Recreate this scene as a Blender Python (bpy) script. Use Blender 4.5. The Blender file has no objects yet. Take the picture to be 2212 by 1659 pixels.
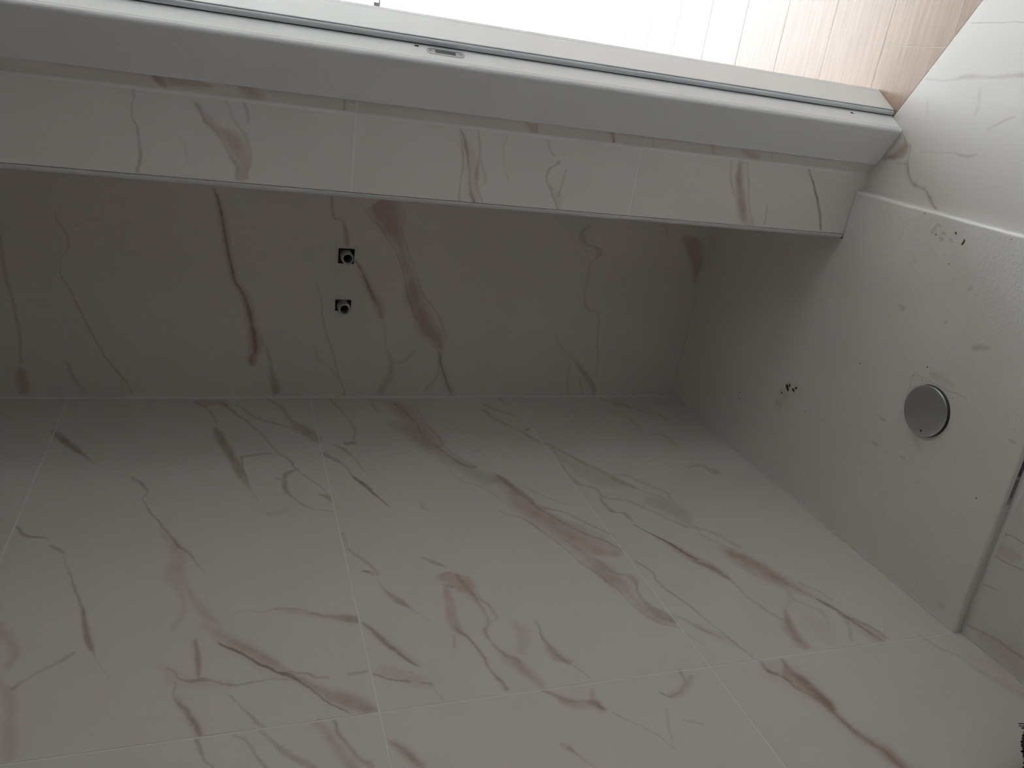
import bpy, bmesh, math, random
import numpy as np
from mathutils import Matrix, Vector

# ------------------------------------------------------------------ camera
# a phone held in portrait and stored sideways: photo-right is down in the room.
# X runs along the shower's back wall, Y goes into the niche, Z is up; the back left corner of the tray top is the origin.
FPX = 1710.127
CAM = np.array([0.958133, -2.129343, 1.423860])
RIGHT = np.array([0.13738136, -0.31182903, -0.94015372])
UP = np.array([0.91854581, 0.39530232, 0.00311048])
FWD = np.array([-0.37067501, 0.86400158, -0.34073642])
scn = bpy.context.scene
COL = scn.collection
cam_data = bpy.data.cameras.new('camera')
cam_data.sensor_fit = 'HORIZONTAL'
cam_data.sensor_width = 36.0
cam_data.lens = FPX / 2212 * 36.0
cam_data.clip_start = 0.01
cam = bpy.data.objects.new('camera', cam_data)
m = Matrix.Identity(4)
for i in range(3):
    m[i][0], m[i][1], m[i][2], m[i][3] = RIGHT[i], UP[i], -FWD[i], CAM[i]
cam.matrix_world = m
COL.objects.link(cam)
scn.camera = cam

# ------------------------------------------------------------------ world, daylight, exposure
world = bpy.data.worlds.new('sky')
scn.world = world
world.use_nodes = True
bg = world.node_tree.nodes['Background']
bg.inputs['Color'].default_value = (0.85, 0.92, 1.0, 1)
bg.inputs['Strength'].default_value = 1.0
# sampling portal in the opening of the hall's window (gives no light of its own)
pl = bpy.data.lights.new('window_portal', 'AREA')
pl.shape = 'RECTANGLE'; pl.size = 3.04; pl.size_y = 2.28
pl.cycles.is_portal = True
po = bpy.data.objects.new('window_portal', pl)
po.location = (2.45, 2.02, 1.13)
po.rotation_euler = (-math.pi / 2, 0, 0)
COL.objects.link(po)

scn.view_settings.view_transform = 'Standard'
scn.view_settings.look = 'None'
scn.view_settings.gamma = 1.0
scn.view_settings.use_curve_mapping = False
scn.view_settings.exposure = 3.62
scn.cycles.max_bounces = 10
scn.cycles.diffuse_bounces = 6
scn.cycles.glossy_bounces = 4
scn.cycles.transparent_max_bounces = 8
scn.cycles.use_denoising = True
scn.cycles.use_adaptive_sampling = True
scn.cycles.adaptive_threshold = 0.05
scn.cycles.adaptive_min_samples = 16
scn.cycles.sample_clamp_indirect = 6.0

# ------------------------------------------------------------------ the place in numbers (metres)
FZ = -0.018                 # bathroom floor, a little below the tray top
YS = -0.561                 # front face of the wall return
TRIM_X = 0.687              # its tiled face starts here
SC = np.array([0.834, YS, 0.0])     # inner corner between the return and the slanted door wall
TH = -0.5380
HV = np.array([math.cos(TH), math.sin(TH), 0.0])      # along the door wall
NV = np.array([math.sin(TH), -math.cos(TH), 0.0])     # out of it, into the bathroom
TRAY_W, TRAY_L = 0.793, 1.199
ROWS = [FZ - 0.001, 0.591, 1.195, 1.808, 2.412, 2.5]
WIN_Y = 2.0
CEIL = 2.5


class Frame:
    """a plane of the place with its own flat coordinates (a, b) and d = distance out of it"""
    def __init__(s, o, u, v, n):
        s.o, s.u, s.v, s.n = [np.array(q, float) for q in (o, u, v, n)]

    def p(s, a, b, d=0.0):
        return s.o + s.u * a + s.v * b + s.n * d

    def px(s, x, y):            # photo pixel -> (a, b) where its ray meets this plane
        r = FWD + RIGHT * ((x - 1106) / FPX) - UP * ((y - 829.5) / FPX)
        t = ((s.o - CAM) @ s.n) / (r @ s.n)
        q = CAM + r * t - s.o
        return q @ s.u, q @ s.v


F_LEFT = Frame((0, 0, 0), (0, -1, 0), (0, 0, 1), (1, 0, 0))
F_BACK = Frame((0, 0, 0), (1, 0, 0), (0, 0, 1), (0, -1, 0))
F_RET = Frame((0, YS, 0), (1, 0, 0), (0, 0, 1), (0, -1, 0))
F_DOOR = Frame(SC, HV, (0, 0, 1), NV)
F_FLOOR = Frame((0, 0, FZ), (1, 0, 0), (0, 1, 0), (0, 0, 1))
F_TRAY = Frame((0, 0, 0), (1, 0, 0), (0, 1, 0), (0, 0, 1))


# ------------------------------------------------------------------ helpers
def link(name, me, mat=None, parent=None):
    o = bpy.data.objects.new(name, me)
    COL.objects.link(o)
    if mat and me is not None and not me.materials:
        me.materials.append(mat)
    if parent:
        o.parent = parent
    return o


def tag(o, label=None, cat=None, group=None, kind=None):
    for k, v in (('label', label), ('category', cat), ('group', group), ('kind', kind)):
        if v:
            o[k] = v
    return o


def empty(name, loc=(0, 0, 0)):
    o = bpy.data.objects.new(name, None)
    o.location = loc
    COL.objects.link(o)
    return o


def finish(name, bm, mat=None, parent=None, smooth=False):
    bmesh.ops.recalc_face_normals(bm, faces=bm.faces)
    me = bpy.data.meshes.new(name)
    bm.to_mesh(me)
    bm.free()
    if smooth:
        me.polygons.foreach_set('use_smooth', [True] * len(me.polygons))
    o = link(name, me, mat, parent)
    if parent:
        o.matrix_parent_inverse = parent.matrix_world.inverted() if parent.type != 'EMPTY' else Matrix.Translation(-parent.location)
    return o


def prism(name, fr, poly, d0, d1, mat, parent=None, bevel=0.0, smooth=False, seg=2):
    """polygon in the plane's own coordinates, extruded from d0 to d1; its UV map holds (a, b) in metres"""
    bm = bmesh.new()
    uv = bm.loops.layers.uv.new('plane')
    lo = [bm.verts.new(fr.p(a, b, d0)) for a, b in poly]
    hi = [bm.verts.new(fr.p(a, b, d1)) for a, b in poly]
    n = len(poly)
    bm.faces.new(lo[::-1]); bm.faces.new(hi)
    for i in range(n):
        bm.faces.new((lo[i], lo[(i + 1) % n], hi[(i + 1) % n], hi[i]))
    if bevel:
        keep = set(hi)
        ed = [e for e in bm.edges if e.verts[0] in keep and e.verts[1] in keep]
        bmesh.ops.bevel(bm, geom=ed, offset=bevel, segments=seg, profile=0.5, affect='EDGES')
    for f in bm.faces:
        for lp in f.loops:
            q = np.array(lp.vert.co) - fr.o
            lp[uv].uv = (q @ fr.u, q @ fr.v)
    return finish(name, bm, mat, parent, smooth)


def rect(a0, a1, b0, b1):
    return [(a0, b0), (a1, b0), (a1, b1), (a0, b1)]


def box(name, x0, x1, y0, y1, z0, z1, mat, parent=None, bevel=0.0):
    bm = bmesh.new()
    r = bmesh.ops.create_cube(bm, size=1.0)
    for v in bm.verts:
        v.co = ((x0 + x1) / 2 + v.co.x * (x1 - x0), (y0 + y1) / 2 + v.co.y * (y1 - y0), (z0 + z1) / 2 + v.co.z * (z1 - z0))
    if bevel:
        bmesh.ops.bevel(bm, geom=bm.edges[:], offset=bevel, segments=2, profile=0.5, affect='EDGES')
    return finish(name, bm, mat, parent)


def plate_with_holes(name, fr, a0, a1, b0, b1, holes, d0, d1, mat, parent=None, cut_a=(), cut_b=(), cell_mat=None):
    """flat plate with rectangular openings (a0, a1, b0, b1) cut right through it; its face may be divided into cells
    that each carry only the veins that cross them (cell_mat), which keeps every shader short"""
    ca = sorted({a0, a1, *cut_a, *[h[0] for h in holes], *[h[1] for h in holes]})
    cb = sorted({b0, b1, *cut_b, *[h[2] for h in holes], *[h[3] for h in holes]})
    solid = {}
    for i in range(len(ca) - 1):
        for j in range(len(cb) - 1):
            x, y = (ca[i] + ca[i + 1]) / 2, (cb[j] + cb[j + 1]) / 2
            solid[i, j] = not any(h[0] < x < h[1] and h[2] < y < h[3] for h in holes)
    bm = bmesh.new()
    uv = bm.loops.layers.uv.new('plane')
    vs = {}

    def vert(i, j, d):
        if (i, j, d) not in vs:
            vs[i, j, d] = bm.verts.new(fr.p(ca[i], cb[j], d))
        return vs[i, j, d]
    slots = [mat]

    def slot(mt):
        if mt not in slots:
            slots.append(mt)
        return slots.index(mt)
    for (i, j), s in solid.items():
        if not s:
            continue
        c = [(i, j), (i + 1, j), (i + 1, j + 1), (i, j + 1)]
        top = bm.faces.new([vert(*q, d1) for q in c])
        if cell_mat:
            top.material_index = slot(cell_mat(ca[i], ca[i + 1], cb[j], cb[j + 1]))
        bm.faces.new([vert(*q, d0) for q in c[::-1]])
        for k, nb in enumerate([(i, j - 1), (i + 1, j), (i, j + 1), (i - 1, j)]):
            if not solid.get(nb, False):
                p, q = c[k], c[(k + 1) % 4]
                bm.faces.new((vert(*p, d0), vert(*q, d0), vert(*q, d1), vert(*p, d1)))
    for f in bm.faces:
        for lp in f.loops:
            q = np.array(lp.vert.co) - fr.o
            lp[uv].uv = (q @ fr.u, q @ fr.v)
    o = finish(name, bm, mat, parent)
    for mt in slots[1:]:
        o.data.materials.append(mt)
    return o


def lathe(name, prof, axis_o, axis, mat, parent=None, n=48, closed=False, smooth=True):
    """profile of (radius, height) turned about an axis"""
    ax = Vector(axis).normalized()
    e1 = ax.orthogonal().normalized()
    e2 = ax.cross(e1)
    bm = bmesh.new()
    rings = []
    for r, h in prof:
        c = Vector(axis_o) + ax * h
        if r < 1e-7:
            rings.append([bm.verts.new(c)] * n)
        else:
            rings.append([bm.verts.new(c + (e1 * math.cos(t) + e2 * math.sin(t)) * r) for t in [2 * math.pi * k / n for k in range(n)]])
    pairs = list(zip(rings, rings[1:])) + ([(rings[-1], rings[0])] if closed else [])
    for A, B in pairs:
        for k in range(n):
            q = [A[k], A[(k + 1) % n], B[(k + 1) % n], B[k]]
            u = list(dict.fromkeys(q))
            if len(u) > 2:
                bm.faces.new(u)
    return finish(name, bm, mat, parent, smooth)


def sweep_z(name, plan, z0, z1, mat, parent=None, smooth=False):
    """plan outline (x, y) extruded straight up"""
    bm = bmesh.new()
    lo = [bm.verts.new((x, y, z0)) for x, y in plan]
    hi = [bm.verts.new((x, y, z1)) for x, y in plan]
    n = len(plan)
    bm.faces.new(lo[::-1]); bm.faces.new(hi)
    for i in range(n):
        bm.faces.new((lo[i], lo[(i + 1) % n], hi[(i + 1) % n], hi[i]))
    return finish(name, bm, mat, parent, smooth)


def door_plan(pts):
    """(along, out) of the door wall -> plan points"""
    return [tuple((SC + HV * a + NV * d)[:2]) for a, d in pts]


def clip(poly, p, n):
    """keep the part of a polygon on the side of the line through p that n points to"""
    out = []
    for i in range(len(poly)):
        A, B = np.array(poly[i]), np.array(poly[(i + 1) % len(poly)])
        da, db = (A - p) @ n, (B - p) @ n
        if da >= 0:
            out.append(tuple(A))
        if da * db < 0:
            out.append(tuple(A + (B - A) * da / (da - db)))
    return out


# ------------------------------------------------------------------ materials
def new_mat(name):
    mt = bpy.data.materials.new(name)
    mt.use_nodes = True
    return mt, mt.node_tree.nodes, mt.node_tree.links, mt.node_tree.nodes['Principled BSDF']


def plain(name, rgb, rough=0.5, metal=0.0, bump=0.0, bump_scale=200.0, spec=0.5, var=0.0):
    mt, N, L, b = new_mat(name)
    b.inputs['Roughness'].default_value = rough
    b.inputs['Metallic'].default_value = metal
    b.inputs['Specular IOR Level'].default_value = spec
    tc = N.new('ShaderNodeTexCoord')
    nz = N.new('ShaderNodeTexNoise')
    nz.inputs['Scale'].default_value = bump_scale if bump else 14.0
    nz.inputs['Detail'].default_value = 4
    L.new(tc.outputs['Object'], nz.inputs['Vector'])
    mx = N.new('ShaderNodeMix'); mx.data_type = 'RGBA'
    v = var or 0.015
    mx.inputs[6].default_value = tuple(c * (1 - v) for c in rgb) + (1,)
    mx.inputs[7].default_value = tuple(min(1, c * (1 + v)) for c in rgb) + (1,)
    L.new(nz.outputs['Fac'], mx.inputs[0])
    L.new(mx.outputs[2], b.inputs['Base Color'])
    if bump:
        bp = N.new('ShaderNodeBump')
        bp.inputs['Strength'].default_value = bump
        bp.inputs['Distance'].default_value = 0.001
        L.new(nz.outputs['Fac'], bp.inputs['Height'])
        L.new(bp.outputs['Normal'], b.inputs['Normal'])
    return mt


TINT = {'p': (0.78, 0.65, 0.595), 'g': (0.61, 0.555, 0.50), 'd': (0.34, 0.26, 0.21)}


def veined(name, fr, strokes, base=(0.80, 0.75, 0.718), rough=0.3, wobble=0.0065, gain=1.22, bump=0.0, speckle=0.0):
    """stone print: every vein is a curve v = c(u) with its own half width w(u) in the surface's flat coordinates.
    Only float maths, so the node graph stays light however many veins a tile has."""
    mt, N, L, b = new_mat(name)
    b.inputs['Roughness'].default_value = rough
    uv = N.new('ShaderNodeUVMap'); uv.uv_map = 'plane'
    nz = N.new('ShaderNodeTexNoise'); nz.inputs['Scale'].default_value = 24; nz.inputs['Detail'].default_value = 8
    nz.inputs['Roughness'].default_value = 0.7
    L.new(uv.outputs['UV'], nz.inputs['Vector'])
    big = N.new('ShaderNodeTexNoise'); big.inputs['Scale'].default_value = 4.5; big.inputs['Detail'].default_value = 3
    L.new(uv.outputs['UV'], big.inputs['Vector'])
    sp = N.new('ShaderNodeSeparateXYZ'); L.new(uv.outputs['UV'], sp.inputs[0])
    sn = N.new('ShaderNodeSeparateColor'); L.new(nz.outputs['Color'], sn.inputs[0])

    def math_(op, *ins):
        nd = N.new('ShaderNodeMath'); nd.operation = op
        for k, i in enumerate(ins):
            if isinstance(i, (int, float)):
                nd.inputs[k].default_value = i
            else:
                L.new(i, nd.inputs[k])
        return nd.outputs[0]
    A = math_('ADD', math_('MULTIPLY_ADD', sn.outputs[0], wobble * 2, -wobble), sp.outputs[0])
    B = math_('ADD', math_('MULTIPLY_ADD', sn.outputs[1], wobble * 2, -wobble), sp.outputs[1])
    acc = {}
    for kind, op, pts in strokes:
        ab = [fr.px(x, y) for x, y, w in pts]
        hw = []
        for i, (x, y, w) in enumerate(pts):
            x0, y0, _ = pts[max(i - 1, 0)]; x1, y1, _ = pts[min(i + 1, len(pts) - 1)]
            dx, dy = x1 - x0, y1 - y0
            l = math.hypot(dx, dy) or 1
            # width measured across the vein on the surface itself
            p = np.array(fr.px(x - dy / l * w / 2, y + dx / l * w / 2)); q = np.array(fr.px(x + dy / l * w / 2, y - dx / l * w / 2))
            tdir = np.array(fr.px(x1, y1)) - np.array(fr.px(x0, y0)); tdir /= np.linalg.norm(tdir) or 1
            c = q - p
            hw.append((1.22 if kind == 'p' else 1.1) * max(0.0012, abs(c[0] * tdir[1] - c[1] * tdir[0]) / 2))
        P = np.array(ab)
        ch = P[-1] - P[0]; ln = np.linalg.norm(ch)
        e = ch / ln; f = np.array([-e[1], e[0]])
        pad = 0.35 * max(hw[0], hw[-1])
        u = ((P - P[0]) @ e + pad) / (ln + 2 * pad); v = (P - P[0]) @ f
        order = np.argsort(u); u = u[order]; v = v[order]; w = np.array(hw)[order]
        for k in range(1, len(u)):
            if u[k] < u[k - 1] + 0.012:
                u[k] = u[k - 1] + 0.012
        u = np.clip(u, 0.015, 0.985) if u.max() <= 1 else np.clip((u - u.min()) / (u.max() - u.min()), 0.015, 0.985)
        rng = max(v.max() - v.min(), w.max()) * 1.2 + 1e-4
        vm = v.min() - 0.05 * rng
        # u and v of the shading point
        s = 1 / (ln + 2 * pad)
        u0 = (-(P[0] @ e) + pad) * s
        U = math_('MULTIPLY_ADD', A, float(e[0] * s), math_('MULTIPLY_ADD', B, float(e[1] * s), float(u0)))
        v0 = (-(P[0] @ f) - vm) / rng
        V = math_('MULTIPLY_ADD', A, float(f[0] / rng), math_('MULTIPLY_ADD', B, float(f[1] / rng), float(v0)))

        def curve(xs, ys):
            nd = N.new('ShaderNodeFloatCurve')
            mp = nd.mapping; mp.extend = 'HORIZONTAL'
            c = mp.curves[0]
            c.points[0].location = (xs[0], ys[0]); c.points[1].location = (xs[-1], ys[-1])
            for x, y in list(zip(xs, ys))[1:-1]:
                c.points.new(x, y)
            for q in c.points:
                q.handle_type = 'AUTO_CLAMPED'
            mp.update()
            L.new(U, nd.inputs['Value'])
            return nd.outputs[0]
        cc = curve([0.0] + list(u) + [1.0], [float((t - vm) / rng) for t in [v[0], *v, v[-1]]])
        wc = curve([0.0] + list(u) + [1.0], [0.0] + [float(t / rng) for t in w] + [0.0])
        D = math_('SUBTRACT', wc, math_('ABSOLUTE', math_('SUBTRACT', V, cc)))
        mr = N.new('ShaderNodeMapRange'); mr.interpolation_type = 'SMOOTHSTEP'; mr.clamp = True
        soft = {'p': 1.15, 'g': 1.1, 'd': 0.9}[kind]
        mr.inputs['From Min'].default_value = 0.0
        mr.inputs['From Max'].default_value = float(soft * w.mean() / rng)
        mr.inputs['To Max'].default_value = min(1.0, op * gain)
        L.new(D, mr.inputs['Value'])
        acc[kind] = mr.outputs[0] if kind not in acc else math_('MAXIMUM', acc[kind], mr.outputs[0])
    # cloudiness of the white ground
    mx = N.new('ShaderNodeMix'); mx.data_type = 'RGBA'
    mx.inputs[6].default_value = tuple(c * 0.965 for c in base) + (1,)
    mx.inputs[7].default_value = tuple(min(1, c * 1.03) for c in base) + (1,)
    L.new(big.outputs['Fac'], mx.inputs[0])
    colr = mx.outputs[2]
    for kind in 'pgd':
        if kind not in acc:
            continue
        fac = math_('MULTIPLY', acc[kind], math_('MULTIPLY_ADD', sn.outputs[2], 2.4, -0.08))
        mm = N.new('ShaderNodeMix'); mm.data_type = 'RGBA'; mm.blend_type = 'MULTIPLY'; mm.clamp_factor = True
        mm.inputs[7].default_value = TINT[kind] + (1,)
        L.new(fac, mm.inputs[0]); L.new(colr, mm.inputs[6])
        colr = mm.outputs[2]
    if speckle:
        n3 = N.new('ShaderNodeTexNoise'); n3.inputs['Scale'].default_value = 60; n3.inputs['Detail'].default_value = 3
        L.new(uv.outputs['UV'], n3.inputs['Vector'])
        mr = N.new('ShaderNodeMapRange'); mr.inputs['From Min'].default_value = 0.62; mr.inputs['From Max'].default_value = 0.78
        mr.inputs['To Max'].default_value = speckle
        L.new(n3.outputs['Fac'], mr.inputs['Value'])
        mm = N.new('ShaderNodeMix'); mm.data_type = 'RGBA'; mm.blend_type = 'MULTIPLY'
        mm.inputs[7].default_value = (0.6, 0.57, 0.53, 1)
        L.new(mr.outputs[0], mm.inputs[0]); L.new(colr, mm.inputs[6])
        colr = mm.outputs[2]
    L.new(colr, b.inputs['Base Color'])
    if bump:
        n4 = N.new('ShaderNodeTexNoise'); n4.inputs['Scale'].default_value = 170; n4.inputs['Detail'].default_value = 5
        L.new(uv.outputs['UV'], n4.inputs['Vector'])
        bp = N.new('ShaderNodeBump'); bp.inputs['Strength'].default_value = bump; bp.inputs['Distance'].default_value = 0.0012
        L.new(n4.outputs['Fac'], bp.inputs['Height']); L.new(bp.outputs['Normal'], b.inputs['Normal'])
    return mt


M_GROUT = plain('white_grout', (0.90, 0.87, 0.845), 0.8)
M_GROUT_B = plain('pale_grey_grout', (0.80, 0.775, 0.755), 0.8)
M_PAINT = plain('white_wall_paint', (0.82, 0.81, 0.79), 0.8)
M_TILE = plain('white_marble_look_tile', (0.80, 0.75, 0.718), 0.3, var=0.05)
M_UNSEEN = plain('dark_unseen_shell', (0.28, 0.25, 0.225), 0.9, var=0.06)  # made-up dark finish so the unseen walls and ceiling bounce less light
M_TRIM = plain('white_trim_plastic', (0.79, 0.79, 0.79), 0.35)
M_LACQ = plain('white_lacquer', (0.865, 0.87, 0.875), 0.32)
M_SEAL = plain('grey_rubber_seal', (0.62, 0.65, 0.67), 0.5)
M_DARK = plain('dark_gap', (0.015, 0.015, 0.015), 0.9)
M_SHADE_JOINT = plain('shade_and_joint_grey', (0.09, 0.085, 0.08), 0.7)  # dark grey for the painted shade round the drain and the frame's joint
M_STEEL = plain('brushed_steel', (0.52, 0.52, 0.53), 0.32, 0.9)
M_CHROME = plain('dull_chrome', (0.60, 0.62, 0.60), 0.3, 0.85, var=0.10)
M_BRASS = plain('grey_galvanised_metal', (0.50, 0.53, 0.51), 0.45, 0.5)
M_PRINT = plain('black_print', (0.03, 0.03, 0.03), 0.7)
M_LABEL = plain('grey_label_paper', (0.55, 0.54, 0.54), 0.6)
M_LABELD = plain('dark_label_print', (0.13, 0.13, 0.14), 0.6)
M_DIRT = plain('dark_brown_dirt', (0.035, 0.020, 0.012), 0.9, var=0.4)
M_RUST = plain('rust_brown_dirt', (0.12, 0.06, 0.03), 0.9, var=0.4)
M_BRISTLE = plain('dark_brown_bristle', (0.035, 0.018, 0.015), 0.55, var=0.3)
M_PAVE = plain('pale_terrace_paving', (0.68, 0.67, 0.65), 0.8)
M_ALU = plain('dark_grey_paint', (0.035, 0.03, 0.03), 0.5)


def glass_mat():
    mt, N, L, b = new_mat('clear_window_glass')
    out = N['Material Output']
    tr = N.new('ShaderNodeBsdfTransparent'); tr.inputs[0].default_value = (0.95, 0.97, 0.96, 1)
    gl = N.new('ShaderNodeBsdfGlossy'); gl.inputs['Roughness'].default_value = 0.02
    fr = N.new('ShaderNodeFresnel'); fr.inputs['IOR'].default_value = 1.45
    mx = N.new('ShaderNodeMixShader')
    L.new(fr.outputs[0], mx.inputs[0]); L.new(tr.outputs[0], mx.inputs[1]); L.new(gl.outputs[0], mx.inputs[2])
    L.new(mx.outputs[0], out.inputs['Surface'])
    return mt


def wood_mat():
    mt, N, L, b = new_mat('pale_oak_floor')
    b.inputs['Roughness'].default_value = 0.27
    b.inputs['Specular IOR Level'].default_value = 0.6
    tc = N.new('ShaderNodeTexCoord')
    oi = N.new('ShaderNodeObjectInfo')
    mp = N.new('ShaderNodeMapping'); mp.inputs['Scale'].default_value = (3.0, 46.0, 1.0)
    L.new(tc.outputs['Object'], mp.inputs[0])
    n1 = N.new('ShaderNodeTexNoise'); n1.inputs['Scale'].default_value = 2.2; n1.inputs['Detail'].default_value = 7
    L.new(mp.outputs[0], n1.inputs['Vector'])
    n2 = N.new('ShaderNodeTexNoise'); n2.inputs['Scale'].default_value = 5; n2.inputs['Detail'].default_value = 2
    L.new(tc.outputs['Object'], n2.inputs['Vector'])
    r = N.new('ShaderNodeValToRGB')
    r.color_ramp.elements[0].position = 0.3; r.color_ramp.elements[0].color = (0.385, 0.255, 0.185, 1)
    r.color_ramp.elements[1].position = 0.72; r.color_ramp.elements[1].color = (0.495, 0.350, 0.268, 1)
    L.new(n1.outputs['Fac'], r.inputs[0])
    mx = N.new('ShaderNodeMix'); mx.data_type = 'RGBA'; mx.blend_type = 'MULTIPLY'
    mx.inputs[7].default_value = (0.86, 0.84, 0.82, 1)
    mt2 = N.new('ShaderNodeMath'); mt2.operation = 'MULTIPLY'
    L.new(oi.outputs['Random'], mt2.inputs[0]); L.new(n2.outputs['Fac'], mt2.inputs[1])
    L.new(mt2.outputs[0], mx.inputs[0]); L.new(r.outputs[0], mx.inputs[6]); L.new(mx.outputs[2], b.inputs['Base Color'])
    bp = N.new('ShaderNodeBump'); bp.inputs['Strength'].default_value = 0.12; bp.inputs['Distance'].default_value = 0.001
    L.new(n1.outputs['Fac'], bp.inputs['Height']); L.new(bp.outputs['Normal'], b.inputs['Normal'])
    return mt


M_GLASS = glass_mat()
M_WOOD = wood_mat()


# ------------------------------------------------------------------ the veins, traced as centre lines: kind, strength, "x y width" per point
def S(txt):
    out = []
    for line in txt.strip().splitlines():
        k, op, rest = line.split(None, 2)
        pts, w = [], 6.0
        for t in rest.split(','):
            q = [float(z) for z in t.split()]
            if len(q) == 3:
                w = q[2]
            pts.append((q[0], q[1], w))
        out.append((k, float(op), pts))
    return out


V_BACK = S("""
p .6 -4 500 14,3 542 12,13 594 14,29 653 12,42 718 12,46 783 12
p .8 44 795 20,48 820 36,52 848 30
g .4 117 458 9,143 506,133 555,129 585 8,150 627 9,169 663,195 712,228 773,251 800,286 852
g .22 163 490 8,189 476,221 472
g .3 142 780 14,156 809 18,182 848 12
p .95 462 405 14,474 441 20,484 490 24,492 542 24,508 604 24,528 643 26,544 702 28,552 751 34,546 790 22
d .38 462 405 6,474 441 9,484 490 9,492 542 8,508 604 9,528 643 9,544 702 11,552 751 12,543 790 6
g .5 563 724 14,580 767 14,589 809 20,599 848 30
p .5 716 425 12,720 467 12,742 480 12,749 513 20,750 532 12
g .3 716 425 6,720 467 6,742 480 5,749 513 6,750 532 6
p .6 768 562 12,785 594 22,801 630 24,817 662 26,827 690 12
d .35 768 562 5,785 594 6,801 630 8,817 662 5
g .3 817 662 8,830 702 10,833 750 12,846 786 20,837 822 24,824 851 20
p .75 828 444 70,846 490 56,864 530 30,872 560 28,884 590 32,893 637 46,910 679 46,927 715 48,948 742 36,952 775 20,962 816 22,978 855 26
g .28 872 450 7,869 506,892 571,911 627,928 653,950 689,967 737
d .2 784 444 5,820 490,843 523,859 552,873 600,882 640 7,900 690 8
d .3 947 760 6,953 790 8,962 816 7,972 850 6
g .3 898 757 10,872 780 12,846 786 10
g .3 948 773 8,944 812 9,918 845 10
g .35 682 611 8,693 643,697 685,706 724,720 767,729 806,745 855
g .22 675 750 7,690 776,716 799,736 829
g .35 1272 481 8,1256 505 18,1273 532 14,1294 545 18,1274 569 7,1269 605 7,1263 647 8,1273 671 12,1294 683 7,1291 731 7,1291 771 8,1290 813 7
g .4 1198 722 6,1210 746 7,1237 774 9,1258 801 16,1282 837 18,1285 852 14
g .3 1231 786 7,1225 822,1228 852
g .3 1252 816 8,1258 852 9
p .95 1478 505 8,1500 533 42,1506 566 32,1503 596 18,1501 623 6
g .3 1430 484 7,1439 493,1442 510
g .2 1015 300 14,1005 400 10,990 430 8
""")
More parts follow.
